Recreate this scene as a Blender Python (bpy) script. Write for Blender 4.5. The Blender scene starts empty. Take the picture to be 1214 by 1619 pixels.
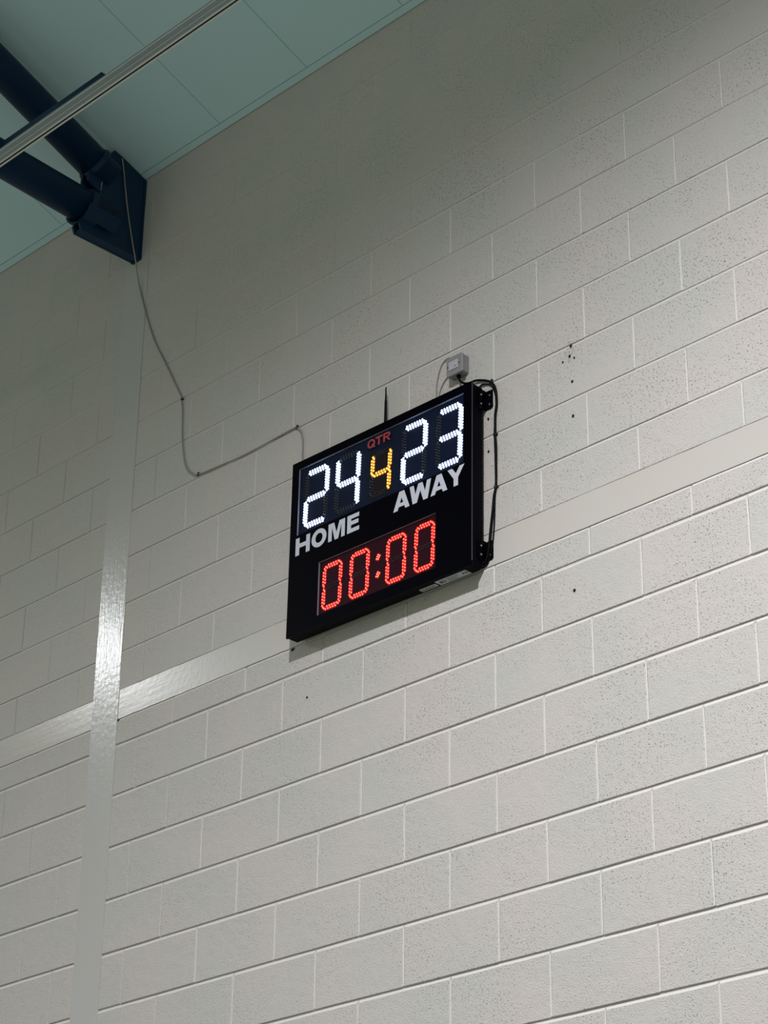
import bpy, bmesh, math, random
from mathutils import Vector, Matrix
random.seed(7)
C = bpy.context.scene.collection
SC = bpy.context.scene

# ------------------------------------------------------------------ camera
FPX = 3608.18
CAM = Vector((5.93975, -5.48364, 1.59982))
R0 = (0.70257507, -0.01067519, 0.71152955)
R1 = (-0.31541025, 0.89163307, 0.32481817)
R2 = (-0.63789078, -0.45263286, 0.62307211)
right = Vector((R0[0], R0[2], -R0[1]))
down = Vector((R1[0], R1[2], -R1[1]))
fwd = Vector((R2[0], R2[2], -R2[1]))
cam = bpy.data.cameras.new('camera')
cam.sensor_fit = 'HORIZONTAL'
cam.sensor_width = 36.0
cam.lens = FPX / 1214.0 * 36.0
cam.clip_start = 0.05
cam.clip_end = 200
co = bpy.data.objects.new('camera', cam)
C.objects.link(co)
M4 = Matrix.Identity(4)
up = -down
for i in range(3):
    M4[i][0], M4[i][1], M4[i][2], M4[i][3] = right[i], up[i], -fwd[i], CAM[i]
co.matrix_world = M4
SC.camera = co

def px(p):
    d = Vector(p) - CAM
    z = d.dot(fwd)
    return 607 + FPX * d.dot(right) / z, 809.5 + FPX * d.dot(down) / z

# ------------------------------------------------------------------ light
SC.view_settings.view_transform = 'Standard'
SC.view_settings.look = 'None'
SC.view_settings.exposure = 0.0
SC.view_settings.gamma = 1.0
SC.view_settings.use_curve_mapping = False

world = bpy.data.worlds.new('hall_light')
SC.world = world
world.use_nodes = True
wb = world.node_tree.nodes['Background']
wb.inputs[0].default_value = (0.95, 1.0, 0.82, 1)
wb.inputs[1].default_value = 0.262

def hall_lamp(loc, target, energy, size, blend, radius, col):
    l = bpy.data.lights.new('high_bay_light', 'SPOT')
    l.energy = energy
    l.spot_size = math.radians(size)
    l.spot_blend = blend
    l.shadow_soft_size = radius
    l.color = col
    o = bpy.data.objects.new('high_bay_light', l)
    C.objects.link(o)
    o.location = loc
    d = Vector(target) - Vector(loc)
    o.rotation_euler = d.to_track_quat('-Z', 'Y').to_euler()
    return o

hall_lamp((3.11, -3.98, 8.20), (3.11, -3.98, 0), 2230, 158.4, 0.97, 0.11, (1.0, 0.962, 0.99))
hall_lamp((-8.65, -5.1, 9.36), (-8.65, -5.1, 0), 1750, 158.4, 0.97, 0.20, (0.96, 0.975, 1.0))

# ------------------------------------------------------------------ materials
def new_mat(name):
    m = bpy.data.materials.new(name)
    m.use_nodes = True
    nt = m.node_tree
    return m, nt, nt.nodes['Principled BSDF']

def simple(name, col, rough=0.5, metal=0.0, spec=0.5, noise=None, emit=None, estr=0.0, bump=None):
    m, nt, b = new_mat(name)
    b.inputs['Base Color'].default_value = (*col, 1)
    b.inputs['Roughness'].default_value = rough
    b.inputs['Metallic'].default_value = metal
    b.inputs['Specular IOR Level'].default_value = spec
    if emit:
        b.inputs['Emission Color'].default_value = (*emit, 1)
        b.inputs['Emission Strength'].default_value = estr
    geo = nt.nodes.new('ShaderNodeNewGeometry')
    if noise:
        n = nt.nodes.new('ShaderNodeTexNoise')
        n.inputs['Scale'].default_value = noise[0]
        n.inputs['Detail'].default_value = 4
        nt.links.new(geo.outputs['Position'], n.inputs['Vector'])
        mx = nt.nodes.new('ShaderNodeMix')
        mx.data_type = 'RGBA'
        mx.inputs[6].default_value = (*[c * (1 - noise[1]) for c in col], 1)
        mx.inputs[7].default_value = (*[min(1, c * (1 + noise[1])) for c in col], 1)
        nt.links.new(n.outputs['Fac'], mx.inputs[0])
        nt.links.new(mx.outputs[2], b.inputs['Base Color'])
    if bump:
        n = nt.nodes.new('ShaderNodeTexNoise')
        n.inputs['Scale'].default_value = bump[0]
        n.inputs['Detail'].default_value = 3
        nt.links.new(geo.outputs['Position'], n.inputs['Vector'])
        bp = nt.nodes.new('ShaderNodeBump')
        bp.inputs['Strength'].default_value = 1.0
        bp.inputs['Distance'].default_value = bump[1]
        nt.links.new(n.outputs['Fac'], bp.inputs['Height'])
        nt.links.new(bp.outputs['Normal'], b.inputs['Normal'])
    return m

def math_node(nt, op, a=None, b=None, clamp=False):
    n = nt.nodes.new('ShaderNodeMath')
    n.operation = op
    n.use_clamp = clamp
    for i, v in enumerate((a, b)):
        if v is None:
            continue
        if isinstance(v, (int, float)):
            n.inputs[i].default_value = v
        else:
            nt.links.new(v, n.inputs[i])
    return n.outputs[0]

def ramp(nt, fac, stops):
    r = nt.nodes.new('ShaderNodeValToRGB')
    r.color_ramp.elements[0].position = stops[0][0]
    r.color_ramp.elements[0].color = (*stops[0][1], 1)
    r.color_ramp.elements[1].position = stops[1][0]
    r.color_ramp.elements[1].color = (*stops[1][1], 1)
    for p, c in stops[2:]:
        e = r.color_ramp.elements.new(p)
        e.color = (*c, 1)
    nt.links.new(fac, r.inputs[0])
    return r.outputs[0]

def block_paint():
    """Cream-grey masonry paint over coarse concrete: grain, open pits where the paint is thin."""
    m, nt, b = new_mat('painted_concrete_block')
    geo = nt.nodes.new('ShaderNodeNewGeometry')
    P = geo.outputs['Position']
    def noise(scale, detail=2, rough=0.5):
        n = nt.nodes.new('ShaderNodeTexNoise')
        n.inputs['Scale'].default_value = scale
        n.inputs['Detail'].default_value = detail
        n.inputs['Roughness'].default_value = rough
        nt.links.new(P, n.inputs['Vector'])
        return n.outputs['Fac']
    tint = ramp(nt, noise(2.6, 2), [(0.36, (0.565, 0.565, 0.545)), (0.64, (0.605, 0.570, 0.555))])
    # thin paint patches carry more open pits
    patch = ramp(nt, noise(3.1, 2), [(0.40, (0.15,) * 3), (0.66, (1.0,) * 3)])
    sep = nt.nodes.new('ShaderNodeSeparateXYZ')
    nt.links.new(P, sep.inputs[0])
    # the right hand blocks were painted thinner than those by the column
    mr = nt.nodes.new('ShaderNodeMapRange')
    mr.inputs[1].default_value = -1.2
    mr.inputs[2].default_value = 1.5
    mr.inputs[3].default_value = 0.35
    mr.inputs[4].default_value = 1.0
    nt.links.new(sep.outputs[0], mr.inputs[0])
    thin = math_node(nt, 'MULTIPLY', patch, mr.outputs[0])
    pitn = noise(130, 2, 0.55)
    pit = ramp(nt, pitn, [(0.30, (1,) * 3), (0.38, (0,) * 3)])
    pits = math_node(nt, 'MULTIPLY', pit, thin)
    grain = noise(190, 3, 0.6)
    h = math_node(nt, 'SUBTRACT', math_node(nt, 'MULTIPLY', grain, 1.0), math_node(nt, 'MULTIPLY', pits, 1.5))
    lump = noise(22, 2)
    h = math_node(nt, 'ADD', h, math_node(nt, 'MULTIPLY', lump, 0.9))
    bp = nt.nodes.new('ShaderNodeBump')
    bp.inputs['Strength'].default_value = 1.0
    bp.inputs['Distance'].default_value = 0.0028
    nt.links.new(h, bp.inputs['Height'])
    nt.links.new(bp.outputs['Normal'], b.inputs['Normal'])
    mx = nt.nodes.new('ShaderNodeMix')
    mx.data_type = 'RGBA'
    nt.links.new(math_node(nt, 'MULTIPLY', pits, 0.22), mx.inputs[0])
    nt.links.new(tint, mx.inputs[6])
    mx.inputs[7].default_value = (0.16, 0.15, 0.14, 1)
    # blue paint smudge round the old fixing holes
    vd = nt.nodes.new('ShaderNodeVectorMath')
    vd.operation = 'DISTANCE'
    sc = nt.nodes.new('ShaderNodeVectorMath')
    sc.operation = 'MULTIPLY'
    sc.inputs[1].default_value = (1.9, 1, 1)
    nt.links.new(P, sc.inputs[0])
    nt.links.new(sc.outputs[0], vd.inputs[0])
    vd.inputs[1].default_value = (1.285 * 1.9, 0, 5.902)
    spot = ramp(nt, vd.outputs['Value'], [(0.012, (1,) * 3), (0.050, (0,) * 3)])
    sm = math_node(nt, 'MULTIPLY', spot, ramp(nt, noise(70, 2), [(0.46, (0,) * 3), (0.56, (1,) * 3)]))
    m2 = nt.nodes.new('ShaderNodeMix')
    m2.data_type = 'RGBA'
    nt.links.new(math_node(nt, 'MULTIPLY', sm, 0.75), m2.inputs[0])
    nt.links.new(mx.outputs[2], m2.inputs[6])
    m2.inputs[7].default_value = (0.20, 0.20, 0.30, 1)
    nt.links.new(m2.outputs[2], b.inputs['Base Color'])
    b.inputs['Roughness'].default_value = 0.52
    b.inputs['Specular IOR Level'].default_value = 0.35
    return m

def gloss_paint(name, base, stretch, rough=0.30, bump=0.0012, warm=False, spec=0.22):
    """Brushed gloss paint on steel or a smooth lintel; brush marks run along one axis."""
    m, nt, b = new_mat(name)
    geo = nt.nodes.new('ShaderNodeNewGeometry')
    mp = nt.nodes.new('ShaderNodeVectorMath')
    mp.operation = 'MULTIPLY'
    mp.inputs[1].default_value = stretch
    nt.links.new(geo.outputs['Position'], mp.inputs[0])
    n = nt.nodes.new('ShaderNodeTexNoise')
    n.inputs['Scale'].default_value = 1.0
    n.inputs['Detail'].default_value = 3
    nt.links.new(mp.outputs[0], n.inputs['Vector'])
    n2 = nt.nodes.new('ShaderNodeTexNoise')
    n2.inputs['Scale'].default_value = 38
    n2.inputs['Detail'].default_value = 2
    nt.links.new(geo.outputs['Position'], n2.inputs['Vector'])
    h = math_node(nt, 'ADD', n.outputs['Fac'], math_node(nt, 'MULTIPLY', n2.outputs['Fac'], 0.8))
    bp = nt.nodes.new('ShaderNodeBump')
    bp.inputs['Strength'].default_value = 1.0
    bp.inputs['Distance'].default_value = bump
    nt.links.new(h, bp.inputs['Height'])
    nt.links.new(bp.outputs['Normal'], b.inputs['Normal'])
    if warm:
        n3 = nt.nodes.new('ShaderNodeTexNoise')
        n3.inputs['Scale'].default_value = 1.6
        n3.inputs['Detail'].default_value = 1
        nt.links.new(geo.outputs['Position'], n3.inputs['Vector'])
        col = ramp(nt, n3.outputs['Fac'], [(0.40, base), (0.60, (base[0] * 1.03, base[1] * 0.99, base[2] * 0.955))])
        nt.links.new(col, b.inputs['Base Color'])
    else:
        b.inputs['Base Color'].default_value = (*base, 1)
    b.inputs['Roughness'].default_value = rough
    b.inputs['Specular IOR Level'].default_value = spec
    return m

MB = block_paint()
MJLIT = simple('lit_joint_paint', (0.69, 0.67, 0.66), 0.6, noise=(60, 0.04), bump=(90, 0.001))  # paler than the mortar: light caught by the joints is painted in
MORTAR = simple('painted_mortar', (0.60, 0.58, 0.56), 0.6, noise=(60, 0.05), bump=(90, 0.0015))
MCOL = gloss_paint('column_gloss_paint', (0.545, 0.545, 0.54), (130, 130, 9), 0.19, 0.0006, spec=0.30)
MBEAM = gloss_paint('lintel_gloss_paint', (0.57, 0.565, 0.55), (4, 45, 45), 0.20, 0.00025, warm=True, spec=0.30)
MCEIL = simple('ceiling_board', (0.55, 0.78, 0.85), 0.7, noise=(3, 0.03))
MCEILB = simple('ceiling_void', (0.10, 0.12, 0.12), 0.9, noise=(5, 0.05))
MBLUE = simple('blue_steel_paint', (0.0010, 0.025, 0.074), 0.42, spec=0.28, noise=(14, 0.12), bump=(45, 0.0006))
MRAIL = simple('grey_aluminium', (0.30, 0.37, 0.40), 0.5, 0.2, noise=(20, 0.08))
MRAILL = simple('bright_aluminium_lip', (0.72, 0.76, 0.74), 0.45, 0.1, noise=(20, 0.05))
MRAILD = simple('rail_slot', (0.01, 0.015, 0.02), 0.9, noise=(20, 0.1))
MHOUS = simple('black_powder_coat', (0.0012, 0.0012, 0.0035), 0.45, spec=0.05, noise=(80, 0.1), bump=(500, 0.0002))
MFACE = simple('black_face_film', (0.0008, 0.0008, 0.0028), 0.42, spec=0.02, noise=(60, 0.1))
MPCB = simple('dark_module_face', (0.007, 0.009, 0.018), 0.5, spec=0.1, noise=(60, 0.15))
MPCBW = simple('blue_glow_module_face', (0.005, 0.011, 0.034), 0.5, spec=0.1, noise=(60, 0.15))  # navy tint paints in the glow of the white LEDs
MPCBR = simple('red_glow_module_face', (0.036, 0.0015, 0.008), 0.5, spec=0.1, noise=(60, 0.15))  # red LED glow put into the face colour
MPCBY = simple('amber_glow_module_face', (0.016, 0.011, 0.014), 0.5, spec=0.1, noise=(60, 0.15))  # brownish tint paints in the amber LED glow
MEDGE = simple('window_edge_acrylic', (0.30, 0.31, 0.38), 0.3, noise=(40, 0.05))
MCHROME = simple('bright_screw', (0.75, 0.76, 0.78), 0.25, 1.0, noise=(200, 0.05))
MLET = simple('silver_white_vinyl', (0.60, 0.63, 0.74), 0.5, noise=(40, 0.03))
MQTR = simple('dull_red_vinyl', (0.34, 0.035, 0.04), 0.5, noise=(60, 0.06))
MRUB = simple('black_rubber', (0.003, 0.003, 0.004), 0.5, spec=0.08, noise=(100, 0.1))
MCABG = simple('grey_cable_sheath', (0.30, 0.29, 0.26), 0.5, noise=(60, 0.06))
MCLIP = simple('dark_cable_clip', (0.02, 0.02, 0.03), 0.4, noise=(60, 0.1))
MBOX = simple('grey_spur_box', (0.26, 0.25, 0.272), 0.4, noise=(60, 0.04))
MBOXP = simple('white_spur_insert', (0.46, 0.46, 0.50), 0.3, noise=(60, 0.03))
MLABEL = simple('silver_sticker', (0.46, 0.50, 0.50), 0.45, noise=(60, 0.05))
MINK = simple('sticker_ink', (0.03, 0.035, 0.04), 0.5, noise=(60, 0.05))
MINKG = simple('sticker_grey_print', (0.15, 0.17, 0.18), 0.5, noise=(60, 0.05))
MHOLE = simple('hole_shade', (0.004, 0.004, 0.005), 0.9, noise=(60, 0.05))
MLEDW = simple('white_led_lit', (0.5, 0.5, 0.5), 0.4, emit=(0.66, 0.82, 1.0), estr=9.0, noise=(60, 0.02))
MLEDY = simple('amber_led_lit', (0.4, 0.3, 0.05), 0.4, emit=(1.0, 0.60, 0.10), estr=2.6, noise=(60, 0.02))
MLEDYR = simple('amber_led_halo', (0.4, 0.2, 0.02), 0.4, emit=(1.0, 0.25, 0.002), estr=0.62, noise=(60, 0.02))  # amber halo round each LED, made as a glowing disc
MLEDR = simple('red_led_lit', (0.4, 0.05, 0.05), 0.4, emit=(1.0, 0.25, 0.11), estr=3.2, noise=(60, 0.02))
MLEDRR = simple('red_led_halo', (0.4, 0.01, 0.01), 0.4, emit=(1.0, 0.003, 0.016), estr=0.95, noise=(60, 0.02))  # red halo painted round each LED as emission
MLEDWR = simple('white_led_halo', (0.2, 0.2, 0.3), 0.4, emit=(0.07, 0.14, 0.60), estr=0.45, noise=(60, 0.02))  # blue halo of the white LEDs, glow given to a disc
MLEDOFF = simple('led_unlit', (0.035, 0.037, 0.045), 0.12, spec=0.8, noise=(60, 0.05))

def glass():
    m = bpy.data.materials.new('smoked_acrylic')
    m.use_nodes = True
    nt = m.node_tree
    nt.nodes.remove(nt.nodes['Principled BSDF'])
    out = nt.nodes['Material Output']
    tr = nt.nodes.new('ShaderNodeBsdfTransparent')
    tr.inputs[0].default_value = (0.90, 0.91, 0.94, 1)
    gl = nt.nodes.new('ShaderNodeBsdfGlossy')
    gl.inputs['Roughness'].default_value = 0.12
    fr = nt.nodes.new('ShaderNodeLayerWeight')
    fr.inputs[0].default_value = 0.5
    mx = nt.nodes.new('ShaderNodeMixShader')
    p5 = math_node(nt, 'POWER', fr.outputs['Facing'], 4.0)
    nt.links.new(math_node(nt, 'ADD', math_node(nt, 'MULTIPLY', p5, 0.05), 0.003), mx.inputs[0])
    nt.links.new(tr.outputs[0], mx.inputs[1])
    nt.links.new(gl.outputs[0], mx.inputs[2])
    nt.links.new(mx.outputs[0], out.inputs[0])
    return m
MGLASS = glass()

# ------------------------------------------------------------------ helpers
def finish(bm, name, mats, parent=None, smooth=False, loc=None):
    bmesh.ops.recalc_face_normals(bm, faces=bm.faces)
    me = bpy.data.meshes.new(name)
    bm.to_mesh(me)
    bm.free()
    if not isinstance(mats, (list, tuple)):
        mats = [mats]
    for m in mats:
        me.materials.append(m)
    if smooth:
        for p in me.polygons:
            p.use_smooth = True
    o = bpy.data.objects.new(name, me)
    C.objects.link(o)
    if parent:
        o.parent = parent
    if loc:
        o.location = loc
    return o

def thing(name, label, cat, loc, group=None, rot=(0, 0, 0)):
    o = bpy.data.objects.new(name, None)
    o.empty_display_size = 0.05
    C.objects.link(o)
    o.location = loc
    o.rotation_euler = rot
    o['label'] = label
    o['category'] = cat
    if group:
        o['group'] = group
    return o

def add_box(bm, x0, x1, y0, y1, z0, z1, mi=0):
    v = [bm.verts.new((x, y, z)) for x in (x0, x1) for y in (y0, y1) for z in (z0, z1)]
    fs = [(0, 1, 3, 2), (4, 6, 7, 5), (0, 4, 5, 1), (2, 3, 7, 6), (0, 2, 6, 4), (1, 5, 7, 3)]
    for f in fs:
        fc = bm.faces.new([v[i] for i in f])
        fc.material_index = mi
    return v

def rrect(x0, x1, z0, z1, r, n=4):
    """outline of a rounded rectangle; r may be one radius or four (bl, br, tr, tl)"""
    if not isinstance(r, (list, tuple)):
        r = (r,) * 4
    pts = []
    for (cx, cz, a0, rr) in ((x0 + r[0], z0 + r[0], 180, r[0]), (x1 - r[1], z0 + r[1], 270, r[1]),
                             (x1 - r[2], z1 - r[2], 0, r[2]), (x0 + r[3], z1 - r[3], 90, r[3])):
        for k in range(n + 1):
            a = math.radians(a0 + 90 * k / n)
            pts.append((cx + rr * math.cos(a), cz + rr * math.sin(a)))
    return pts

def prism_y(bm, pts, y0, y1, mi=0, cap0=True, cap1=True, bev=0.0):
    """extrude an XZ outline from y0 (front) to y1; bev chamfers the front rim"""
    cx = sum(p[0] for p in pts) / len(pts)
    cz = sum(p[1] for p in pts) / len(pts)
    rings = []
    if bev > 0:
        def shrink(p):
            dx, dz = p[0] - cx, p[1] - cz
            return (p[0] - math.copysign(min(bev, abs(dx)), dx), p[1] - math.copysign(min(bev, abs(dz)), dz))
        rings.append([bm.verts.new((*([shrink(p)[0]]), y0, shrink(p)[1])) for p in pts])
        rings.append([bm.verts.new((p[0], y0 + bev, p[1])) for p in pts])
    else:
        rings.append([bm.verts.new((p[0], y0, p[1])) for p in pts])
    rings.append([bm.verts.new((p[0], y1, p[1])) for p in pts])
    n = len(pts)
    for a, b in zip(rings[:-1], rings[1:]):
        for i in range(n):
            f = bm.faces.new((a[i], a[(i + 1) % n], b[(i + 1) % n], b[i]))
            f.material_index = mi
    if cap0:
        bm.faces.new(rings[0]).material_index = mi
    if cap1:
        bm.faces.new(list(reversed(rings[-1]))).material_index = mi

def prism_x(bm, pts, x0, x1, mi=0):
    a = [bm.verts.new((x0, p[0], p[1])) for p in pts]
    b = [bm.verts.new((x1, p[0], p[1])) for p in pts]
    n = len(pts)
    for i in range(n):
        bm.faces.new((a[i], a[(i + 1) % n], b[(i + 1) % n], b[i])).material_index = mi
    bm.faces.new(a).material_index = mi
    bm.faces.new(list(reversed(b))).material_index = mi

def frame_of(t):
    t = t.normalized()
    ref = Vector((0, 0, 1)) if abs(t.z) < 0.9 else Vector((1, 0, 0))
    u = t.cross(ref).normalized()
    return u, t.cross(u).normalized()

def add_tube(bm, pts, radii, seg=10, mi=0, caps=True):
    pts = [Vector(p) for p in pts]
    if not isinstance(radii, (list, tuple)):
        radii = [radii] * len(pts)
    rings = []
    u = None
    for i, p in enumerate(pts):
        t = (pts[min(i + 1, len(pts) - 1)] - pts[max(i - 1, 0)])
        if u is None:
            u, v = frame_of(t)
        else:
            tn = t.normalized()
            u = (u - tn * u.dot(tn)).normalized()
            v = tn.cross(u)
        rings.append([bm.verts.new(p + (u * math.cos(2 * math.pi * k / seg) + v * math.sin(2 * math.pi * k / seg)) * radii[i]) for k in range(seg)])
    for a, b in zip(rings[:-1], rings[1:]):
        for k in range(seg):
            f = bm.faces.new((a[k], a[(k + 1) % seg], b[(k + 1) % seg], b[k]))
            f.material_index = mi
            f.smooth = True
    if caps:
        bm.faces.new(list(reversed(rings[0]))).material_index = mi
        bm.faces.new(rings[-1]).material_index = mi

def smooth_path(pts, k=5):
    pts = [Vector(p) for p in pts]
    out = []
    for i in range(len(pts) - 1):
        p0, p1, p2, p3 = pts[max(i - 1, 0)], pts[i], pts[i + 1], pts[min(i + 2, len(pts) - 1)]
        for j in range(k):
            t = j / k
            out.append(0.5 * ((2 * p1) + (p2 - p0) * t + (2 * p0 - 5 * p1 + 4 * p2 - p3) * t * t + (3 * p1 - p0 - 3 * p2 + p3) * t ** 3))
    out.append(pts[-1])
    return out

# ------------------------------------------------------------------ wall
XL, XR, ZB, ZT = -3.6, 3.3, 2.6, 7.95
COL0, COL1 = -1.445, -1.268
BM0, BM1 = 5.166, 5.300
bm = bmesh.new()
for (yy, za, zb) in ((0.0056, ZB, 5.17), (0.0038, 5.17, 6.60), (0.0026, 6.60, 7.05), (0.0014, 7.05, ZT + 0.02)):
    add_box(bm, XL, XR, yy, 0.16, za, zb)
wall = finish(bm, 'wall_back', MORTAR)
wall['kind'] = 'structure'

bm = bmesh.new()
def slab(bm, x0, x1, z0, z1, y0, y1, nx, nz, jit):
    """long smooth member with a slightly wandering arris"""
    n = []
    for i in range(nx + 1):
        x = x0 + (x1 - x0) * i / nx
        n.append(x)
    lo = [bm.verts.new((x, y0, z0 + random.uniform(-jit, jit))) for x in n]
    hi = [bm.verts.new((x, y0, z1 + random.uniform(-jit, jit))) for x in n]
    lb = [bm.verts.new((x, y1, z0 - 0.001)) for x in n]
    hb = [bm.verts.new((x, y1, z1 + 0.001)) for x in n]
    for i in range(nx):
        bm.faces.new((lo[i], lo[i + 1], hi[i + 1], hi[i]))
        bm.faces.new((lo[i], lb[i], lb[i + 1], lo[i + 1]))
        bm.faces.new((hi[i], hi[i + 1], hb[i + 1], hb[i]))
    bm.faces.new((lo[0], hi[0], hb[0], lb[0]))
    bm.faces.new((lo[-1], lb[-1], hb[-1], hi[-1]))
slab(bm, COL1 + 0.0015, XR, BM0 + 0.0015, BM1 - 0.0015, 0.0, 0.02, 90, 1, 0.0010)
o = finish(bm, 'lintel_beam', MBEAM, wall)
o['label'] = 'smooth cream-painted flat band across the blockwork right of the column'
bm = bmesh.new()
slab(bm, XL, COL0 - 0.0015, BM0 + 0.0015, BM1 - 0.0015, 0.0, 0.02, 40, 1, 0.0010)
o = finish(bm, 'lintel_beam', MBEAM, wall)
o['label'] = 'smooth grey-painted flat band across the blockwork left of the column'
bm = bmesh.new()
add_box(bm, COL0, COL1, -0.0022, 0.02, ZB, 7.80)
o = finish(bm, 'steel_column', MCOL, wall)
o['label'] = 'flush steel column face under glossy grey paint'

def block_mesh(bm, x0, x1, z0, z1, dx, dy, dz, rnd, soft=1.0):
    """one concrete block face: 50-odd triangles, uneven arrises, bevelled rim"""
    w, h = x1 - x0, z1 - z0
    nx = 4 if w > 0.25 else 2
    nz = 2
    per = []
    for i in range(nx): per.append((x0 + w * i / nx, z0, 0, -1))
    for i in range(nz): per.append((x1, z0 + h * i / nz, 1, 0))
    for i in range(nx): per.append((x1 - w * i / nx, z1, 0, 1))
    for i in range(nz): per.append((x0, z1 - h * i / nz, -1, 0))
    cx, cz = (x0 + x1) / 2, (z0 + z1) / 2
    back, mid, front = [], [], []
    for (x, z, nxx, nzz) in per:
        jx, jz = rnd.uniform(-0.0010, 0.0010), rnd.uniform(-0.0012, 0.0012)
        sx = (x < cx) - (x > cx) if abs(x - cx) > w / 2 - 1e-4 else 0
        sz = (z < cz) - (z > cz) if abs(z - cz) > h / 2 - 1e-4 else 0
        top = z > cz + h / 2 - 1e-4
        rgt = x > cx + w / 2 - 1e-4
        b = (0.0086 if top else 0.0010) * soft
        bx = (0.0052 if rgt else 0.0014) * soft
        dep = (0.0038 if top else 0.0034 if rgt else 0.0008) * soft
        back.append(bm.verts.new((x + dx, 0.014, z + dz)))
        mid.append(bm.verts.new((x + jx * 0.5 + dx, dy + dep, z + jz * 0.5 + dz)))
        front.append(bm.verts.new((x + sx * bx + jx + dx, dy, z + sz * b + jz + dz)))
    n = len(per)
    for a, b in ((back, mid), (mid, front)):
        for i in range(n):
            f = bm.faces.new((a[i], a[(i + 1) % n], b[(i + 1) % n], b[i]))
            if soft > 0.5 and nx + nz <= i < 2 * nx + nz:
                f.material_index = 1  # top bevel painted in the pale lit tone
    bm.faces.new(front)

rows = []
z = BM0
zs = [5.050, 4.825, 4.600, 4.375, 4.150, 3.925, 3.700, 3.475, 3.250, 3.025, 2.800, 2.6]
par = 0
top = BM0
for zz in zs:
    rows.append((zz, top, par, 'low'))
    top = zz
    par ^= 1
rows.append((BM1, 5.478, 1, 'up'))
base, par = 5.478, 0
while base < ZT - 0.01:
    rows.append((base, min(base + 0.2245, ZT), par, 'up'))
    base += 0.2245
    par ^= 1
perps = bmesh.new()
cache = {}
rest = bmesh.new()
rnd = random.Random(11)
nblock = 0
G = 0.0042
for (z0, z1, par, zone) in rows:
    for u in range(-18, 18):
        if (u & 1) != par:
            continue
        off = 0.0 if zone == 'low' else 0.010
        x0, x1 = u * 0.225 + off, (u + 2) * 0.225 + off
        if x0 < COL0 and zone == 'low':
            x0 -= 0.018
            if x1 < COL0: x1 -= 0.018
        pieces = []
        if x0 < COL0:
            pieces.append((max(x0, XL), min(x1, COL0 + G - 0.001)))
        if x1 > COL1:
            pieces.append((max(x0, COL1 - G + 0.001), min(x1, XR)))
        for (a, b) in pieces:
            if b - a < 0.03:
                continue
            soft = 1.0 if zone == 'low' else (0.6 if z0 < 6.9 else 0.4)
            G = 0.0042 * (0.4 + 0.6 * soft)
            GX = 0.0018 + 0.001 * soft
            a2, b2 = a + GX, b - GX
            c2 = z0 + (G if z0 != BM1 else 0.001)
            d2 = z1 - (G if z1 != BM0 else 0.001)
            jx, jy = rnd.uniform(-0.0012, 0.0012), rnd.uniform(-0.0008, 0.0010)
            if z0 < 6.8 and b < XR and abs(b - COL0) > 0.02 and b > -0.9:  # strips painted pale as if lit, left out where joints look dim
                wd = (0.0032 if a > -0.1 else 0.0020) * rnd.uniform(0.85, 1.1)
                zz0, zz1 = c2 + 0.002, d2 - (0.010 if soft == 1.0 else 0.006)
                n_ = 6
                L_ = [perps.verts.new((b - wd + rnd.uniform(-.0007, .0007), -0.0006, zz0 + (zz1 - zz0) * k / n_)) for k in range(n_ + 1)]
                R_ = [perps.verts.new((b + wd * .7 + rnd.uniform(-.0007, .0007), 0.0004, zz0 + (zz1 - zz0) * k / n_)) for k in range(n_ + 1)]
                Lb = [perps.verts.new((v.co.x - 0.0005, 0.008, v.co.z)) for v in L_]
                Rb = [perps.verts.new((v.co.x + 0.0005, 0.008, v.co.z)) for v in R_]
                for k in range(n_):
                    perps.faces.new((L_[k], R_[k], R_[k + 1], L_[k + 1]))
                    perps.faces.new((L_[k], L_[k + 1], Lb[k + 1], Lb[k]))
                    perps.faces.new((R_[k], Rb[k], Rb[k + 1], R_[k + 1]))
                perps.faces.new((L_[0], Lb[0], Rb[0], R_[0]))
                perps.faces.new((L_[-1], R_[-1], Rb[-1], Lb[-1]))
            cx, cz = (a2 + b2) / 2, (c2 + d2) / 2
            q = px((cx, 0, cz))
            if -110 < q[0] < 1324 and -110 < q[1] < 1720:
                w, h = round(b2 - a2, 3), round(d2 - c2, 3)
                var = rnd.randrange(5)
                key = (w, h, var, soft)
                if key not in cache:
                    bb = bmesh.new()
                    block_mesh(bb, -w / 2, w / 2, -h / 2, h / 2, 0, 0, 0, rnd, soft)
                    bmesh.ops.recalc_face_normals(bb, faces=bb.faces)
                    me = bpy.data.meshes.new('block')
                    bb.to_mesh(me)
                    bb.free()
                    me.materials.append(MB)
                    me.materials.append(MJLIT)
                    cache[key] = me
                ob = bpy.data.objects.new('block', cache[key])
                C.objects.link(ob)
                ob.parent = wall
                ob.location = (cx + jx, jy, cz)
                nblock += 1
            else:
                block_mesh(rest, a2, b2, c2, d2, jx, jy, 0, rnd, soft)
print('blocks', nblock)
o = finish(perps, 'mortar_joints', MJLIT, wall)
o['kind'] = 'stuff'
o['label'] = 'upright mortar joints between the blocks, painted pale as if lit'
o = finish(rest, 'block_field', [MB, MJLIT], wall)
o['kind'] = 'stuff'
o['label'] = 'painted concrete blocks beyond the edges of the picture'

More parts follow.
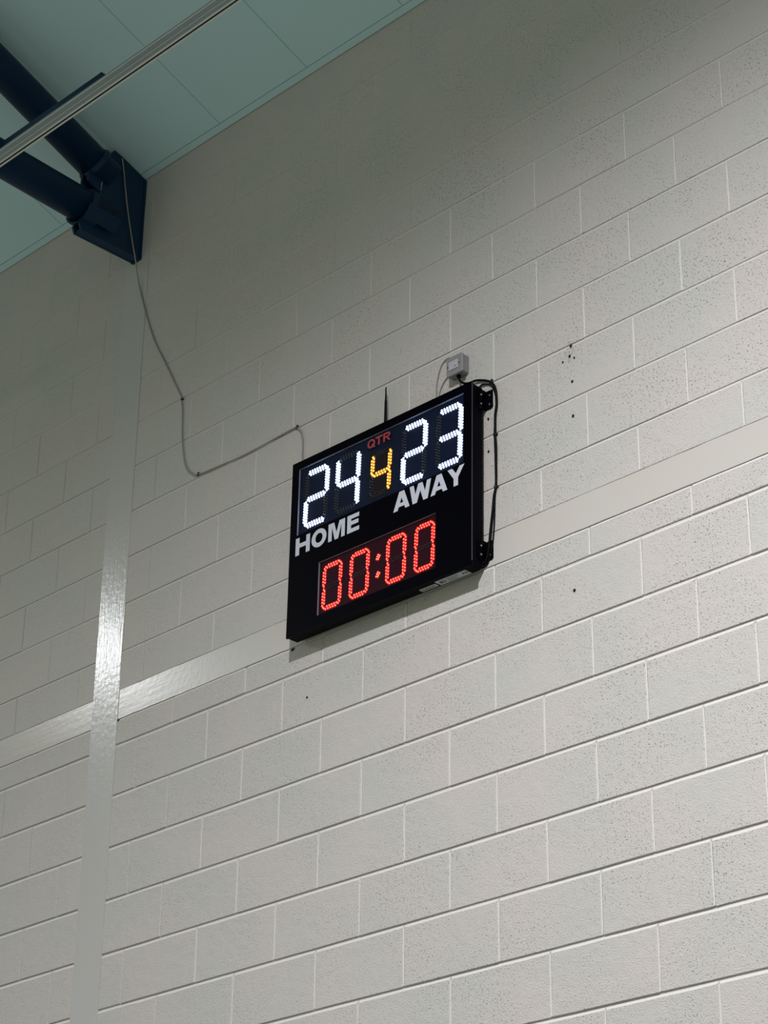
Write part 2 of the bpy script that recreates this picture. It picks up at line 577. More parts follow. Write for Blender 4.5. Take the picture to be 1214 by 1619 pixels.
# old fixing holes: raised discs, the shade inside them painted black
def hole(x, z, r):
    bm = bmesh.new()
    pts = [(x + r * math.cos(a * math.pi / 5) * random.uniform(0.8, 1.1), z + r * 1.15 * math.sin(a * math.pi / 5)) for a in range(10)]
    ctr = bm.verts.new((x, -0.0017, z))
    ring = [bm.verts.new((p[0], -0.0016, p[1])) for p in pts]
    back = [bm.verts.new((p[0], 0.0040, p[1])) for p in pts]
    for i in range(10):
        bm.faces.new((ring[i], ring[(i + 1) % 10], ctr))
        bm.faces.new((ring[i], back[i], back[(i + 1) % 10], ring[(i + 1) % 10]))
    return finish(bm, 'drill_hole_disc', MHOLE, wall)
for (x, z, r) in ((1.292, 5.921, .0055), (1.285, 5.881, .0055), (1.252, 5.869, .004), (1.307, 5.865, .0042),
                  (1.294, 5.771, .0052), (1.293, 5.628, .0062), (1.2748, 4.943, .006), (0.8784, 5.778, .005),
                  (0.8781, 5.6396, .005), (-1.262, 5.160, .0045), (-0.179, 5.156, .005), (-0.170, 5.158, .004), (-0.085, 4.93, .004)):
    hole(x, z, r)

# ------------------------------------------------------------------ ceiling
SL = 0.40
def cz(y): return ZT - SL * y
bm = bmesh.new()
prism_x(bm, [(0.16, cz(0.16) + 0.045), (-6.6, cz(-6.6) + 0.045), (-6.6, cz(-6.6) + 0.09), (0.16, cz(0.16) + 0.09)], XL - 1.2, XR + 3)
ceil = finish(bm, 'ceiling', MCEILB)
ceil['kind'] = 'structure'
XJ = [-1.94 - 0.5955 * k for k in range(5, 0, -1)] + [-1.94, -1.345, -0.753, -0.164, 0.44] + [0.44 + 0.5955 * k for k in range(1, 10)]
def sloped_panel(x0, x1, y0, y1, name, t=0.04, g=0.0016):
    bm = bmesh.new()
    a, b = y0 - g, y1 + g
    p = [(a, cz(a)), (b, cz(b)), (b, cz(b) + t), (a, cz(a) + t)]
    prism_x(bm, p, x0 + g, x1 - g)
    return finish(bm, name, MCEIL, ceil)
for a, b in zip(XJ[:-1], XJ[1:]):
    sloped_panel(a, b, -0.036, -2.45, 'ceiling_panel')
    sloped_panel(a, b, -2.45, -4.87, 'ceiling_panel')
bm = bmesh.new()
prism_x(bm, [(-0.003, cz(0) + 0.003), (-0.034, cz(-0.034) - 0.001), (-0.034, cz(-0.034) + 0.03), (-0.003, cz(0) + 0.03)], XL, XR)
o = finish(bm, 'edge_strip', MCEIL, ceil)

# ------------------------------------------------------------------ roof truss
TX = -1.355
tr = thing('roof_truss', 'dark blue tubular steel roof truss meeting the top of the column', 'truss', (TX, 0, 7.49))
def L(p): return (p[0] - TX, p[1], p[2] - 7.49)
RT = 0.082
def chord(p0, p1, name, label=None):
    bm = bmesh.new()
    add_tube(bm, [L(p0), L(p1)], RT, 28)
    return finish(bm, name, MBLUE, tr)
# upper chord follows the roof, lower chord runs nearly level
UA, UB = (TX, -0.20, 7.868), (TX, -4.6, 7.868 + 4.4 * 0.437)
LA, LB = (TX, -0.20, 7.640), (TX, -4.6, 7.640 + 4.4 * 0.062)
uu = Vector(UB) - Vector(UA); uu.normalize()
ll = Vector(LB) - Vector(LA); ll.normalize()
chord(UA, UB, 'upper_chord')
chord(LA, LB, 'lower_chord')
for P, d, s in ((UA, uu, 0.085), (LA, ll, 0.112)):
    bm = bmesh.new()
    p = Vector(P)
    a = p + d * s
    pts = [a - d * 0.008, a, a + d * 0.016, a + d * 0.028]
    add_tube(bm, [L(q) for q in pts], [RT + 0.004, RT + 0.012, RT + 0.012, RT + 0.003], 28)
    finish(bm, 'collar', MBLUE, tr)
# fabricated shoe: two cheek plates with a closing plate, bolted to the column
shoe = [(-0.004, 7.945), (-0.004, 7.497), (-0.355, 7.497), (-0.368, 7.53), (-0.33, 7.60), (-0.262, 7.745), (-0.34, 7.785), (-0.34, 7.84), (-0.20, 8.020), (-0.14, 8.000)]
for s, nm in ((1, 'cheek_plate'), (-1, 'cheek_plate')):
    bm = bmesh.new()
    x0 = 0.018 if s > 0 else -0.030
    prism_x(bm, [(p[0], p[1] - 7.49) for p in shoe], x0, x0 + 0.012)
    finish(bm, nm, MBLUE, tr)
bm = bmesh.new()
prism_y(bm, rrect(-0.034, 0.034, 0.003, 0.455, 0.006, 2), -0.014, -0.003)
finish(bm, 'end_plate', MBLUE, tr)
bm = bmesh.new()
# curved saddle under the lower chord with a long drain slot
N = 10
for (y0, y1) in ((-0.36, -0.285), (-0.285, -0.18)):
    for k in range(N):
        a0 = math.radians(205 + 130 * k / N)
        a1 = math.radians(205 + 130 * (k + 1) / N)
        slot = (y0 == -0.285) and k in (5, 6)
        if slot:
            continue
        ro, ri = RT + 0.034, RT + 0.024
        q = []
        for y in (y0, y1):
            cz_ = 7.640 + (-y - 0.20) * 0.062 - 7.49 + 0.012
            for (r, a) in ((ro, a0), (ro, a1), (ri, a1), (ri, a0)):
                q.append(bm.verts.new((r * math.cos(a) * 0.9, y, cz_ + r * math.sin(a))))
        for f in ((0, 1, 2, 3), (7, 6, 5, 4), (0, 4, 5, 1), (1, 5, 6, 2), (2, 6, 7, 3), (3, 7, 4, 0)):
            bm.faces.new([q[i] for i in f])
finish(bm, 'saddle', MBLUE, tr)
bm = bmesh.new()
add_box(bm, -0.0175, 0.0175, -0.352, -0.015, 0.008, 0.020)
finish(bm, 'closing_plate', MBLUE, tr)
for zb in (0.05, 0.13, 0.32, 0.40):
    bm = bmesh.new()
    prism_y(bm, [(0.024 + 0.006 * math.cos(i * math.pi / 3), zb + 0.006 * math.sin(i * math.pi / 3)) for i in range(6)], -0.020, -0.013)
    finish(bm, 'bolt', MBLUE, tr)
bm = bmesh.new()
add_tube(bm, [L((-1.33, -0.262, 7.72)), L((-1.325, -0.262, 7.80)), L((-1.33, -0.25, 7.83))], 0.003, 6)
finish(bm, 'tie_wire', MCABG, tr)

# ------------------------------------------------------------------ blue channel and rail below the truss
RY = -0.93
ch = thing('steel_channel', 'dark blue steel channel clamped under the truss, on top of the grey rail', 'channel', (-2.0, RY, 7.578))
bm = bmesh.new()
prism_x(bm, [(0.0, 0.0), (0.0, 0.030), (0.050, 0.030), (0.050, 0.0), (0.044, 0.0), (0.044, 0.024), (0.006, 0.024), (0.006, 0.0)], -1.7, 1.530)
finish(bm, 'channel_bar', MBLUE, ch)
bm = bmesh.new()
prism_x(bm, [(-0.001, 0.0), (-0.001, 0.031), (0.051, 0.031), (0.051, 0.0)], 1.530, 1.537)
finish(bm, 'end_cap', MBLUE, ch)

rl = thing('ceiling_rail', 'long grey ribbed metal rail crossing in front of the blue truss', 'rail', (-2.0, RY, 7.566))
def rail_part(name, y0, y1, za, zb, mat):
    bm = bmesh.new()
    prism_x(bm, [(y0, za), (y0, zb), (y1, zb), (y1, za)], -1.9, 4.4)
    return finish(bm, name, mat, rl)
rail_part('body', 0.0, 0.0750, 0.0, 0.0115, MRAIL)
rail_part('rib', -0.0012, 0.0016, -0.0018, 0.0012, MRAILL)
rail_part('rib', 0.0275, 0.0298, -0.0018, 0.0012, MRAILL)
rail_part('lip', 0.0485, 0.0575, -0.0018, 0.0012, MRAILL)['label'] = 'bright inner lip'
rail_part('slot', 0.0575, 0.0665, -0.0008, 0.0012, MRAILD)['label'] = 'dark slot'
rail_part('lip', 0.0665, 0.0755, -0.0018, 0.0105, MRAILL)['label'] = 'bright outer lip'

# ------------------------------------------------------------------ scoreboard
A = 0.011
YB = -0.018        # back of the case stands this far off the wall
TH = 0.057         # case depth
base = Vector((0.3665 - 0.381 * math.sin(A), YB, 5.542 - 0.381 * math.cos(A)))
sb = thing('scoreboard', 'black electronic scoreboard with lit white, amber and red digits on the block wall', 'scoreboard', base, rot=(0, A, 0))
ZO = 0.381
W2, H2 = 0.4965, 0.381
F = -TH            # front plane in board space

bm = bmesh.new()
prism_y(bm, rrect(-W2 + 0.001, W2 - 0.001, 0.001, 2 * H2 - 0.001, (0.004, 0.020, 0.018, 0.004), 6), F + 0.0075, 0.0)
finish(bm, 'case', MHOUS, sb)

WU = (-0.456, 0.452, 0.050 + ZO, 0.345 + ZO)
WL = (-0.322, 0.312, -0.335 + ZO, -0.109 + ZO)
bm = bmesh.new()
xs = sorted({-W2, W2, WU[0], WU[1], WL[0], WL[1]})
zs_ = sorted({0.0, 2 * H2, WU[2], WU[3], WL[2], WL[3]})
def inside(cx, cz_):
    for w in (WU, WL):
        if w[0] < cx < w[1] and w[2] < cz_ < w[3]:
            return True
    return False
grid = {}
def gv(x, z, y):
    k = (round(x, 5), round(z, 5), round(y, 5))
    if k not in grid:
        grid[k] = bm.verts.new((x, y, z))
    return grid[k]
cells = set()
for i in range(len(xs) - 1):
    for j in range(len(zs_) - 1):
        if not inside((xs[i] + xs[i + 1]) / 2, (zs_[j] + zs_[j + 1]) / 2):
            cells.add((i, j))
for (i, j) in cells:
    x0, x1, a, b = xs[i], xs[i + 1], zs_[j], zs_[j + 1]
    bm.faces.new((gv(x0, a, F), gv(x1, a, F), gv(x1, b, F), gv(x0, b, F)))
    bm.faces.new((gv(x0, a, F + .008), gv(x0, b, F + .008), gv(x1, b, F + .008), gv(x1, a, F + .008)))
    for (di, dj, e) in ((-1, 0, (x0, a, x0, b)), (1, 0, (x1, b, x1, a)), (0, -1, (x1, a, x0, a)), (0, 1, (x0, b, x1, b))):
        if (i + di, j + dj) not in cells:
            f = bm.faces.new((gv(e[0], e[1], F), gv(e[2], e[3], F), gv(e[2], e[3], F + .008), gv(e[0], e[1], F + .008)))
            if 0 <= i + di < len(xs) - 1 and 0 <= j + dj < len(zs_) - 1:
                f.material_index = 1
            else:
                f.material_index = 2
fo = finish(bm, 'front_panel', [MFACE, MEDGE, MHOUS], sb)
# painted highlight: thin pale strip down the right hand front edge
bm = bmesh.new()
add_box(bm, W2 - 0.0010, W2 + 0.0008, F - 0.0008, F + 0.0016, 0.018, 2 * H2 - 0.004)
o = finish(bm, 'edge_highlight', simple('highlight_tone', (0.085, 0.085, 0.11), 0.35, 0.3, noise=(200, 0.1)), sb)

for nm, w in (('score_window', WU), ('clock_window', WL)):
    bm = bmesh.new()
    prism_y(bm, [(w[0] + .0006, w[2] + .0006), (w[1] - .0006, w[2] + .0006), (w[1] - .0006, w[3] - .0006), (w[0] + .0006, w[3] - .0006)], F + 0.0004, F + 0.0012)
    o = finish(bm, nm, MGLASS, sb)
    o['label'] = 'clear glossy window over the ' + ('score digits' if w is WU else 'clock digits')

for w, m_ in ((WU, MPCBW), (WL, MPCBR)):  # plates carry the painted LED glow across the whole window
    bm = bmesh.new()
    add_box(bm, w[0] + 0.0004, w[1] - 0.0004, F + 0.0073, F + 0.0078, w[2] + 0.0004, w[3] - 0.0004)
    finish(bm, 'window_backing', m_, sb)

# --- LED segments
def dome(bm, x, y, z, r, h, core, rim=None, seg=6, rr=None):
    if rim is not None:  # added glowing disc for the halo around the LED
        rr = rr or r * 1.5
        ring = [bm.verts.new((x + rr * math.cos(2 * math.pi * k / 8), y - 0.0004, z + rr * math.sin(2 * math.pi * k / 8))) for k in range(8)]
        bm.faces.new(ring).material_index = rim
    r1 = [bm.verts.new((x + r * math.cos(2 * math.pi * k / seg), y - 0.0005, z + r * math.sin(2 * math.pi * k / seg))) for k in range(seg)]
    r2 = [bm.verts.new((x + r * .72 * math.cos(2 * math.pi * k / seg), y - h * .75, z + r * .72 * math.sin(2 * math.pi * k / seg))) for k in range(seg)]
    for k in range(seg):
        bm.faces.new((r1[k], r1[(k + 1) % seg], r2[(k + 1) % seg], r2[k])).material_index = core
    t = bm.verts.new((x, y - h, z))
    for k in range(seg):
        bm.faces.new((r2[k], r2[(k + 1) % seg], t)).material_index = core

def seg_leds(kind, vertical, cx, cz_, length):
    """LED centres of one segment: white ones in slanted bars of three, others in two staggered rows"""
    out = []
    if kind == 'white':
        n = 8 if vertical else 7
        pitch = (length - 0.016) / (n - 1)
        for i in range(n):
            s = -(length - 0.016) / 2 + i * pitch
            for k in (-1, -.5, 0, .5, 1):
                if vertical:
                    out.append((cx + k * 0.0088, cz_ + s - k * 0.0058))
                else:
                    out.append((cx + s - k * 0.0036, cz_ + k * 0.0088))
        e = length / 2 - 0.0015
        if vertical:
            out += [(cx, cz_ + e + 0.003), (cx, cz_ - e - 0.003)]
        else:
            out += [(cx + e, cz_), (cx - e, cz_)]
    else:
        off = 0.0052 if kind == 'red' else 0.0056
        n = 5
        pitch = (length - 0.012) / n
        s0 = -(length - 0.012) / 2
        for i in range(n):
            for k, ph in ((-1, 0.25), (1, 0.75)):
                s = s0 + (i + ph) * pitch
                out.append((cx + k * off, cz_ + s) if vertical else (cx + s, cz_ + k * off))
        e = length / 2 - 0.001
        out += [(cx, cz_ + e), (cx, cz_ - e)] if vertical else [(cx + e, cz_), (cx - e, cz_)]
    return out

ON = {'0': 'abcdef', '2': 'abged', '3': 'abgcd', '4': 'fgbc'}
LY = F + 0.0070
def digit(ch, kind, xl, xr, zt, zm, zb, label, slant=0.035):
    """xl/xr: centre lines of the left and right uprights; zt, zm, zb: of the three bars"""
    t = 0.017 if kind == 'white' else 0.012
    bm = bmesh.new()
    m_ = 0.022 if kind == 'white' else 0.015
    prism_y(bm, [(xl - m_, zb - m_ + ZO), (xr + m_, zb - m_ + ZO), (xr + m_, zt + m_ + ZO), (xl - m_, zt + m_ + ZO)], LY, LY + 0.0006)
    d = finish(bm, 'digit', {'white': MPCBW, 'red': MPCBR, 'amber': MPCBY}[kind], sb)
    d['label'] = label
    cx = (xl + xr) / 2
    up_, lo_ = zt - zm, zm - zb
    g = 0.016 if kind == 'white' else 0.011
    segs = {'a': (False, cx, zt, xr - xl - g), 'g': (False, cx, zm, xr - xl - g), 'd': (False, cx, zb, xr - xl - g),
            'f': (True, xl, (zt + zm) / 2, up_ - g), 'b': (True, xr, (zt + zm) / 2, up_ - g),
            'e': (True, xl, (zb + zm) / 2, lo_ - g), 'c': (True, xr, (zb + zm) / 2, lo_ - g)}
    if kind == 'white':
        mats, r, h = [MLEDW, MLEDWR], 0.0036, 0.0036
    elif kind == 'amber':
        mats, r, h = [MLEDY, MLEDYR], 0.0040, 0.0036
    else:
        mats, r, h = [MLEDR, MLEDRR], 0.0025, 0.0036
    for s, (v, sx, sz, ln) in segs.items():
        lit = s in ON[ch]
        bm = bmesh.new()
        for (x, z_) in seg_leds(kind, v, sx, sz, ln):
            x += slant * (z_ - zm)
            if lit:
                dome(bm, x, LY, z_ + ZO, r, h, 0, 1, rr=r * {'white': 1.6, 'amber': 1.75, 'red': 2.75}[kind])
            else:
                dome(bm, x, LY, z_ + ZO, 0.0040, h, 0)
        o = finish(bm, 'segment', mats if lit else [MLEDOFF], d)
        o['label'] = ('lit %s LED segment' % kind) if lit else 'unlit LED segment'
    return d

digit('2', 'white', -0.415, -0.298, 0.309, 0.193, 0.079, 'bright white digit 2, left digit of the home score')
digit('4', 'white', -0.236, -0.120, 0.309, 0.193, 0.079, 'bright white digit 4, right digit of the home score')
digit('2', 'white', 0.131, 0.245, 0.309, 0.193, 0.079, 'bright white digit 2, left digit of the away score')
digit('3', 'white', 0.316, 0.431, 0.309, 0.193, 0.079, 'bright white digit 3, right digit of the away score')
digit('4', 'amber', -0.040, 0.054, 0.257, 0.170, 0.083, 'amber quarter digit 4 below the red lettering')
for i, (a, b) in enumerate(((-0.295, -0.204), (-0.144, -0.054), (0.054, 0.143), (0.204, 0.292))):
    digit('0', 'red', a, b, -0.138, -0.226, -0.313, 'red clock digit 0, %s' % ('far left', 'just left of the colon', 'just right of the colon', 'far right')[i], 0.02)
for zc in (-0.189, -0.262):
    bm = bmesh.new()
    for (dx, dz) in ((-0.009, -0.006), (0, -0.009), (0.009, 0.003), (0.0, 0.009), (0.004, -0.003), (-0.005, 0.003)):
        dome(bm, 0.003 + dx * .9, LY, zc + dz + ZO, 0.0026, 0.0036, 0, 1, rr=0.0064)
    o = finish(bm, 'colon_dot', [MLEDR, MLEDRR], sb)
    o['label'] = ('upper' if zc > -0.2 else 'lower') + ' lit red dot of the colon'

# --- lettering
def poly(bm, pts, y):
    f0 = [bm.verts.new((p[0], y, p[1])) for p in pts]
    f1 = [bm.verts.new((p[0], y + 0.0006, p[1])) for p in pts]
    bm.faces.new(f0)
    n = len(pts)
    for i in range(n):
        bm.faces.new((f0[i], f0[(i + 1) % n], f1[(i + 1) % n], f1[i]))

def arc_strip(bm, cx, cz_, ro, ri, a0, a1, y, n=16):
    """elliptical ring piece; ro, ri are (rx, rz)"""
    for k in range(n):
        t0, t1 = math.radians(a0 + (a1 - a0) * k / n), math.radians(a0 + (a1 - a0) * (k + 1) / n)
        poly(bm, [(cx + ro[0] * math.cos(t0), cz_ + ro[1] * math.sin(t0)), (cx + ro[0] * math.cos(t1), cz_ + ro[1] * math.sin(t1)),
                  (cx + ri[0] * math.cos(t1), cz_ + ri[1] * math.sin(t1)), (cx + ri[0] * math.cos(t0), cz_ + ri[1] * math.sin(t0))], y)

def letter(bm, c, x0, x1, z0, z1, y, sw):
    w, h = x1 - x0, z1 - z0
    def R_(a, b, c_, d): poly(bm, [(a, c_), (b, c_), (b, d), (a, d)], y)
    if c == 'H':
        R_(x0, x0 + sw, z0, z1); R_(x1 - sw, x1, z0, z1)
        R_(x0 + sw, x1 - sw, z0 + h * .41, z0 + h * .41 + sw * .85)
    elif c in 'OQ':
        cx, cz_ = (x0 + x1) / 2, (z0 + z1) / 2
        arc_strip(bm, cx, cz_, (w / 2, h / 2 * 1.03), (w / 2 - sw * 1.02, h / 2 * 1.03 - sw * .85), 0, 360, y, 28)
        if c == 'Q':
            poly(bm, [(cx + w * .02, cz_ - h * .20), (cx + w * .16, cz_ - h * .04), (cx + w * .56, cz_ - h * .46), (cx + w * .40, cz_ - h * .60)], y - 0.0001)
    elif c == 'M':
        R_(x0, x0 + sw * .92, z0, z1); R_(x1 - sw * .92, x1, z0, z1)
        m = (x0 + x1) / 2
        poly(bm, [(x0 + sw * .92, z1), (x0 + sw * 1.45, z1), (m, z0 + h * .38), (m, z0), (m - sw * .46, z0), (x0 + sw * .92, z0 + h * .80)][:], y)
        poly(bm, [(x1 - sw * .92, z1), (x1 - sw * .92, z0 + h * .80), (m + sw * .46, z0), (m, z0), (m, z0 + h * .38), (x1 - sw * 1.45, z1)], y)
    elif c == 'E':
        R_(x0, x0 + sw, z0, z1)
        R_(x0 + sw, x1 - sw * .08, z1 - sw * .8, z1); R_(x0 + sw, x1, z0, z0 + sw * .8)
        R_(x0 + sw, x1 - sw * .22, z0 + h * .42, z0 + h * .42 + sw * .8)
    elif c == 'A':
        m = (x0 + x1) / 2
        tw = sw * .60
        s = (m - tw - x0) / h
        iw = sw * 1.08
        def xl_(z): return x0 + s * (z - z0)
        zi = z0 + (m - x0 - iw) / s
        poly(bm, [(x0, z0), (x0 + iw, z0), (m, min(zi, z1)), (m, z1), (m - tw, z1)], y)
        poly(bm, [(x1, z0), (m + tw, z1), (m, z1), (m, min(zi, z1)), (x1 - iw, z0)], y)
        za, zb_ = z0 + h * .17, z0 + h * .17 + sw * .72
        poly(bm, [(xl_(za) + iw * .8, za), (x1 - (xl_(za) - x0) - iw * .8, za), (x1 - (xl_(zb_) - x0) - iw * .8, zb_), (xl_(zb_) + iw * .8, zb_)], y - 0.0001)
    elif c == 'W':
        m = (x0 + x1) / 2
        q = w * .25
        t = sw * .52
        poly(bm, [(x0, z1), (x0 + q - t, z0), (x0 + q + t, z0), (x0 + sw, z1)], y)
        poly(bm, [(x1, z1), (x1 - sw, z1), (x1 - q - t, z0), (x1 - q + t, z0)], y)
        poly(bm, [(m - t, z1), (m + t, z1), (x0 + q + t, z0), (x0 + q - t * .9, z0)], y - 0.0001)
        poly(bm, [(m - t, z1), (m + t, z1), (x1 - q + t * .9, z0), (x1 - q - t, z0)], y - 0.0002)
    elif c == 'Y':
        m = (x0 + x1) / 2
        t = sw * .52
        zj = z0 + h * .42
        R_(m - t, m + t, z0, zj)
        poly(bm, [(m - t, zj), (m, zj), (m, zj + sw * .9), (x0 + sw * 1.12, z1), (x0, z1)], y)
        poly(bm, [(m, zj), (m + t, zj), (x1, z1), (x1 - sw * 1.12, z1), (m, zj + sw * .9)], y)
    elif c == 'T':
        m = (x0 + x1) / 2
        R_(x0, x1, z1 - sw * .9, z1); R_(m - sw / 2, m + sw / 2, z0, z1 - sw * .9)
    elif c == 'R':
        R_(x0, x0 + sw, z0, z1)
        rz = h * .30
        cx, cz_ = x1 - w * .40, z1 - rz
        R_(x0 + sw, cx, z1 - sw * .85, z1); R_(x0 + sw, cx, z1 - 2 * rz, z1 - 2 * rz + sw * .85)
        arc_strip(bm, cx, cz_, (w * .38, rz), (w * .38 - sw, rz - sw * .85), -90, 90, y, 10)
        poly(bm, [(x0 + w * .42, z1 - 2 * rz), (x0 + w * .42 + sw, z1 - 2 * rz), (x1 + w * .02, z0), (x1 - sw * 1.05, z0)], y - 0.0001)

def word(chars, spans, z0, z1, sw, mat, y, label):
    g = bmesh.new()
    for c, (a, b) in zip(chars, spans):
        letter(g, c, a, b, z0 + ZO, z1 + ZO, y, sw)
    o = finish(g, 'lettering', mat, sb)
    o['label'] = label
word('HOME', [(-0.460, -0.378), (-0.368, -0.283), (-0.272, -0.179), (-0.166, -0.099)], -0.040, 0.036, 0.0215, MLET, F - 0.0006, 'silver-white word HOME')
word('AWAY', [(0.087, 0.174), (0.173, 0.286), (0.284, 0.371), (0.371, 0.458)], -0.034, 0.044, 0.0215, MLET, F - 0.0006, 'silver-white word AWAY')
word('QTR', [(-0.064, -0.022), (-0.019, 0.019), (0.024, 0.063)], 0.292, 0.330, 0.0088, MQTR, F - 0.0003, 'dull red word QTR')

# --- wall brackets with screws
for (za, zb_, nm) in ((5.8215, 5.9015, 'upper'), (5.196, 5.273, 'lower')):
    ca, cb = za - base.z, zb_ - base.z
    dx = (0.0 if nm == 'upper' else -0.001)
    bm = bmesh.new()
    # side leg on the case, then the ear on the wall
    xs0 = W2 + 0.0004
    prism_x(bm, [(0.0175, ca - 0.002), (0.0175, cb + 0.002), (-0.020, cb + 0.002), (-0.026, cb - 0.006), (-0.026, ca + 0.006), (-0.020, ca - 0.002)], xs0, xs0 + 0.003)
    pts = rrect(xs0 + 0.001, xs0 + 0.037, ca, cb, (0.001, 0.009, 0.004, 0.001), 3)
    prism_y(bm, pts, 0.0145, 0.0175)
    br = finish(bm, 'bracket', MHOUS, sb)
    br['label'] = nm + ' black steel mounting bracket'
    for zc in (ca + 0.0205, cb - 0.0205):
        bm = bmesh.new()
        n = 8
        for (r, x_) in ((0.0048, xs0 + 0.0028),):
            ring = [bm.verts.new((x_, -0.011 + r * math.cos(2 * math.pi * k / n), zc + r * math.sin(2 * math.pi * k / n))) for k in range(n)]
            ring2 = [bm.verts.new((x_ + 0.0035, -0.011 + r * .7 * math.cos(2 * math.pi * k / n), zc + r * .7 * math.sin(2 * math.pi * k / n))) for k in range(n)]
            for k in range(n):
                bm.faces.new((ring[k], ring[(k + 1) % n], ring2[(k + 1) % n], ring2[k]))
            bm.faces.new(ring2)
        finish(bm, 'screw', MCHROME, br)
        bm = bmesh.new()
        cx = xs0 + 0.0225
        ring = [bm.verts.new((cx + 0.0048 * math.cos(2 * math.pi * k / n), 0.0148, zc + 0.0048 * math.sin(2 * math.pi * k / n))) for k in range(n)]
        ring2 = [bm.verts.new((cx + 0.0034 * math.cos(2 * math.pi * k / n), 0.0112, zc + 0.0034 * math.sin(2 * math.pi * k / n))) for k in range(n)]
        for k in range(n):
            bm.faces.new((ring[k], ring2[k], ring2[(k + 1) % n], ring[(k + 1) % n]))
        bm.faces.new(ring2)
        finish(bm, 'screw', MCHROME, br)

# --- aerial
bm = bmesh.new()
ax, ay = 0.3578 - base.x, -0.012
add_tube(bm, [(ax - 0.008, ay, 0.750), (ax - 0.008, ay, 0.775), (ax - 0.008, ay, 0.79), (ax - 0.0085, ay, 0.885), (ax - 0.0085, ay, 0.897), (ax - 0.009, ay, 0.950), (ax - 0.009, ay, 0.952)],
         [0.0075, 0.0075, 0.0066, 0.0050, 0.0038, 0.0026, 0.0008], 12)
o = finish(bm, 'aerial', MRUB, sb)
o['label'] = 'thin black rod aerial on the top edge'

# --- stickers under the case
zl = -0.0007
def sticker(x0, x1, y0, y1, sk):
    bm = bmesh.new()
    v = [(x0, y0), (x1, y0), (x1 + sk * 0, y1), (x0 + sk, y1)]
    a = [bm.verts.new((p[0] - base.x, p[1] - YB, zl)) for p in v]
    b = [bm.verts.new((p[0] - base.x, p[1] - YB, 0.0012)) for p in v]
    bm.faces.new(a)
    for i in range(4):
        bm.faces.new((a[i], a[(i + 1) % 4], b[(i + 1) % 4], b[i]))
    return finish(bm, 'rating_label', MLABEL, sb)
def ink(parent, rects, mat, name='print'):
    bm = bmesh.new()
    for (x0, x1, y0, y1) in rects:
        v = [(x0, y0), (x1, y0), (x1, y1), (x0, y1)]
        a = [bm.verts.new((p[0] - base.x, p[1] - YB, zl - 0.0004)) for p in v]
        b = [bm.verts.new((p[0] - base.x, p[1] - YB, zl + 0.0004)) for p in v]
        bm.faces.new(a)
        for i in range(4):
            bm.faces.new((a[i], a[(i + 1) % 4], b[(i + 1) % 4], b[i]))
    finish(bm, name, mat, parent)['kind'] = 'stuff'
s1 = sticker(0.654, 0.808, -0.058, -0.0225, 0)
s1['label'] = 'large silver rating sticker under the right corner'
ink(s1, [(0.667, 0.676, -.050, -.033), (0.679, 0.683, -.050, -.033), (0.685, 0.694, -.050, -.046), (0.685, 0.694, -.037, -.033), (0.691, 0.694, -.046, -.037),
         (0.786, 0.790, -.053, -.040), (0.792, 0.799, -.050, -.046), (0.792, 0.799, -.042, -.036), (0.801, 0.804, -.053, -.034), (0.780, 0.784, -.046, -.036)], MINK)
ink(s1, [(0.702, 0.702 + random.uniform(.045, .070), -.054 + .0048 * k, -.054 + .0048 * k + .0016) for k in range(6)], MINKG)
s2 = sticker(0.563, 0.645, -0.046, -0.0255, 0)
s2['label'] = 'small silver maker sticker under the case'
ink(s2, [(0.570 + .0062 * k, 0.570 + .0062 * k + .0036, -.042 + (k % 3) * .002, -.030 - (k % 2) * .003) for k in range(11)], MINK)

# ------------------------------------------------------------------ switch box and cables
bx = thing('fused_spur_box', 'small grey surface-mounted switched spur box above the scoreboard corner', 'socket', (0.7405, 0, 6.013))
D = -0.040
bm = bmesh.new()
prism_y(bm, rrect(-0.0405, 0.0405, 0.0, 0.080, 0.007, 4), D + 0.010, -0.0012)
finish(bm, 'back_box', MBOX, bx)
bm = bmesh.new()
prism_y(bm, rrect(-0.0425, 0.0425, -0.002, 0.082, 0.008, 4), D, D + 0.0098, bev=0.0022)
finish(bm, 'face_plate', MBOX, bx)
bm = bmesh.new()
prism_y(bm, rrect(-0.0275, 0.0200, 0.0215, 0.0595, 0.003, 3), D - 0.003, D + 0.001, bev=0.001)
o = finish(bm, 'switch_insert', MBOXP, bx)
o['label'] = 'pale insert of the spur box'
bm = bmesh.new()
prism_y(bm, rrect(0.004, 0.016, 0.032, 0.050, 0.002, 2), D - 0.006, D - 0.0025, bev=0.001)
o = finish(bm, 'rocker', MBOXP, bx)
for x_ in (-0.0335, 0.0270):
    bm = bmesh.new()
    prism_y(bm, [(x_ + 0.0032 * math.cos(i * math.pi / 4), 0.040 + 0.0032 * math.sin(i * math.pi / 4)) for i in range(8)], D - 0.0008, D + 0.001)
    finish(bm, 'screw', MCLIP, bx)
bm = bmesh.new()
add_tube(bm, [(0.005, -0.020, 0.001), (0.005, -0.020, -0.010)], [0.0095, 0.0075], 10)
finish(bm, 'cable_gland', MRUB, bx)

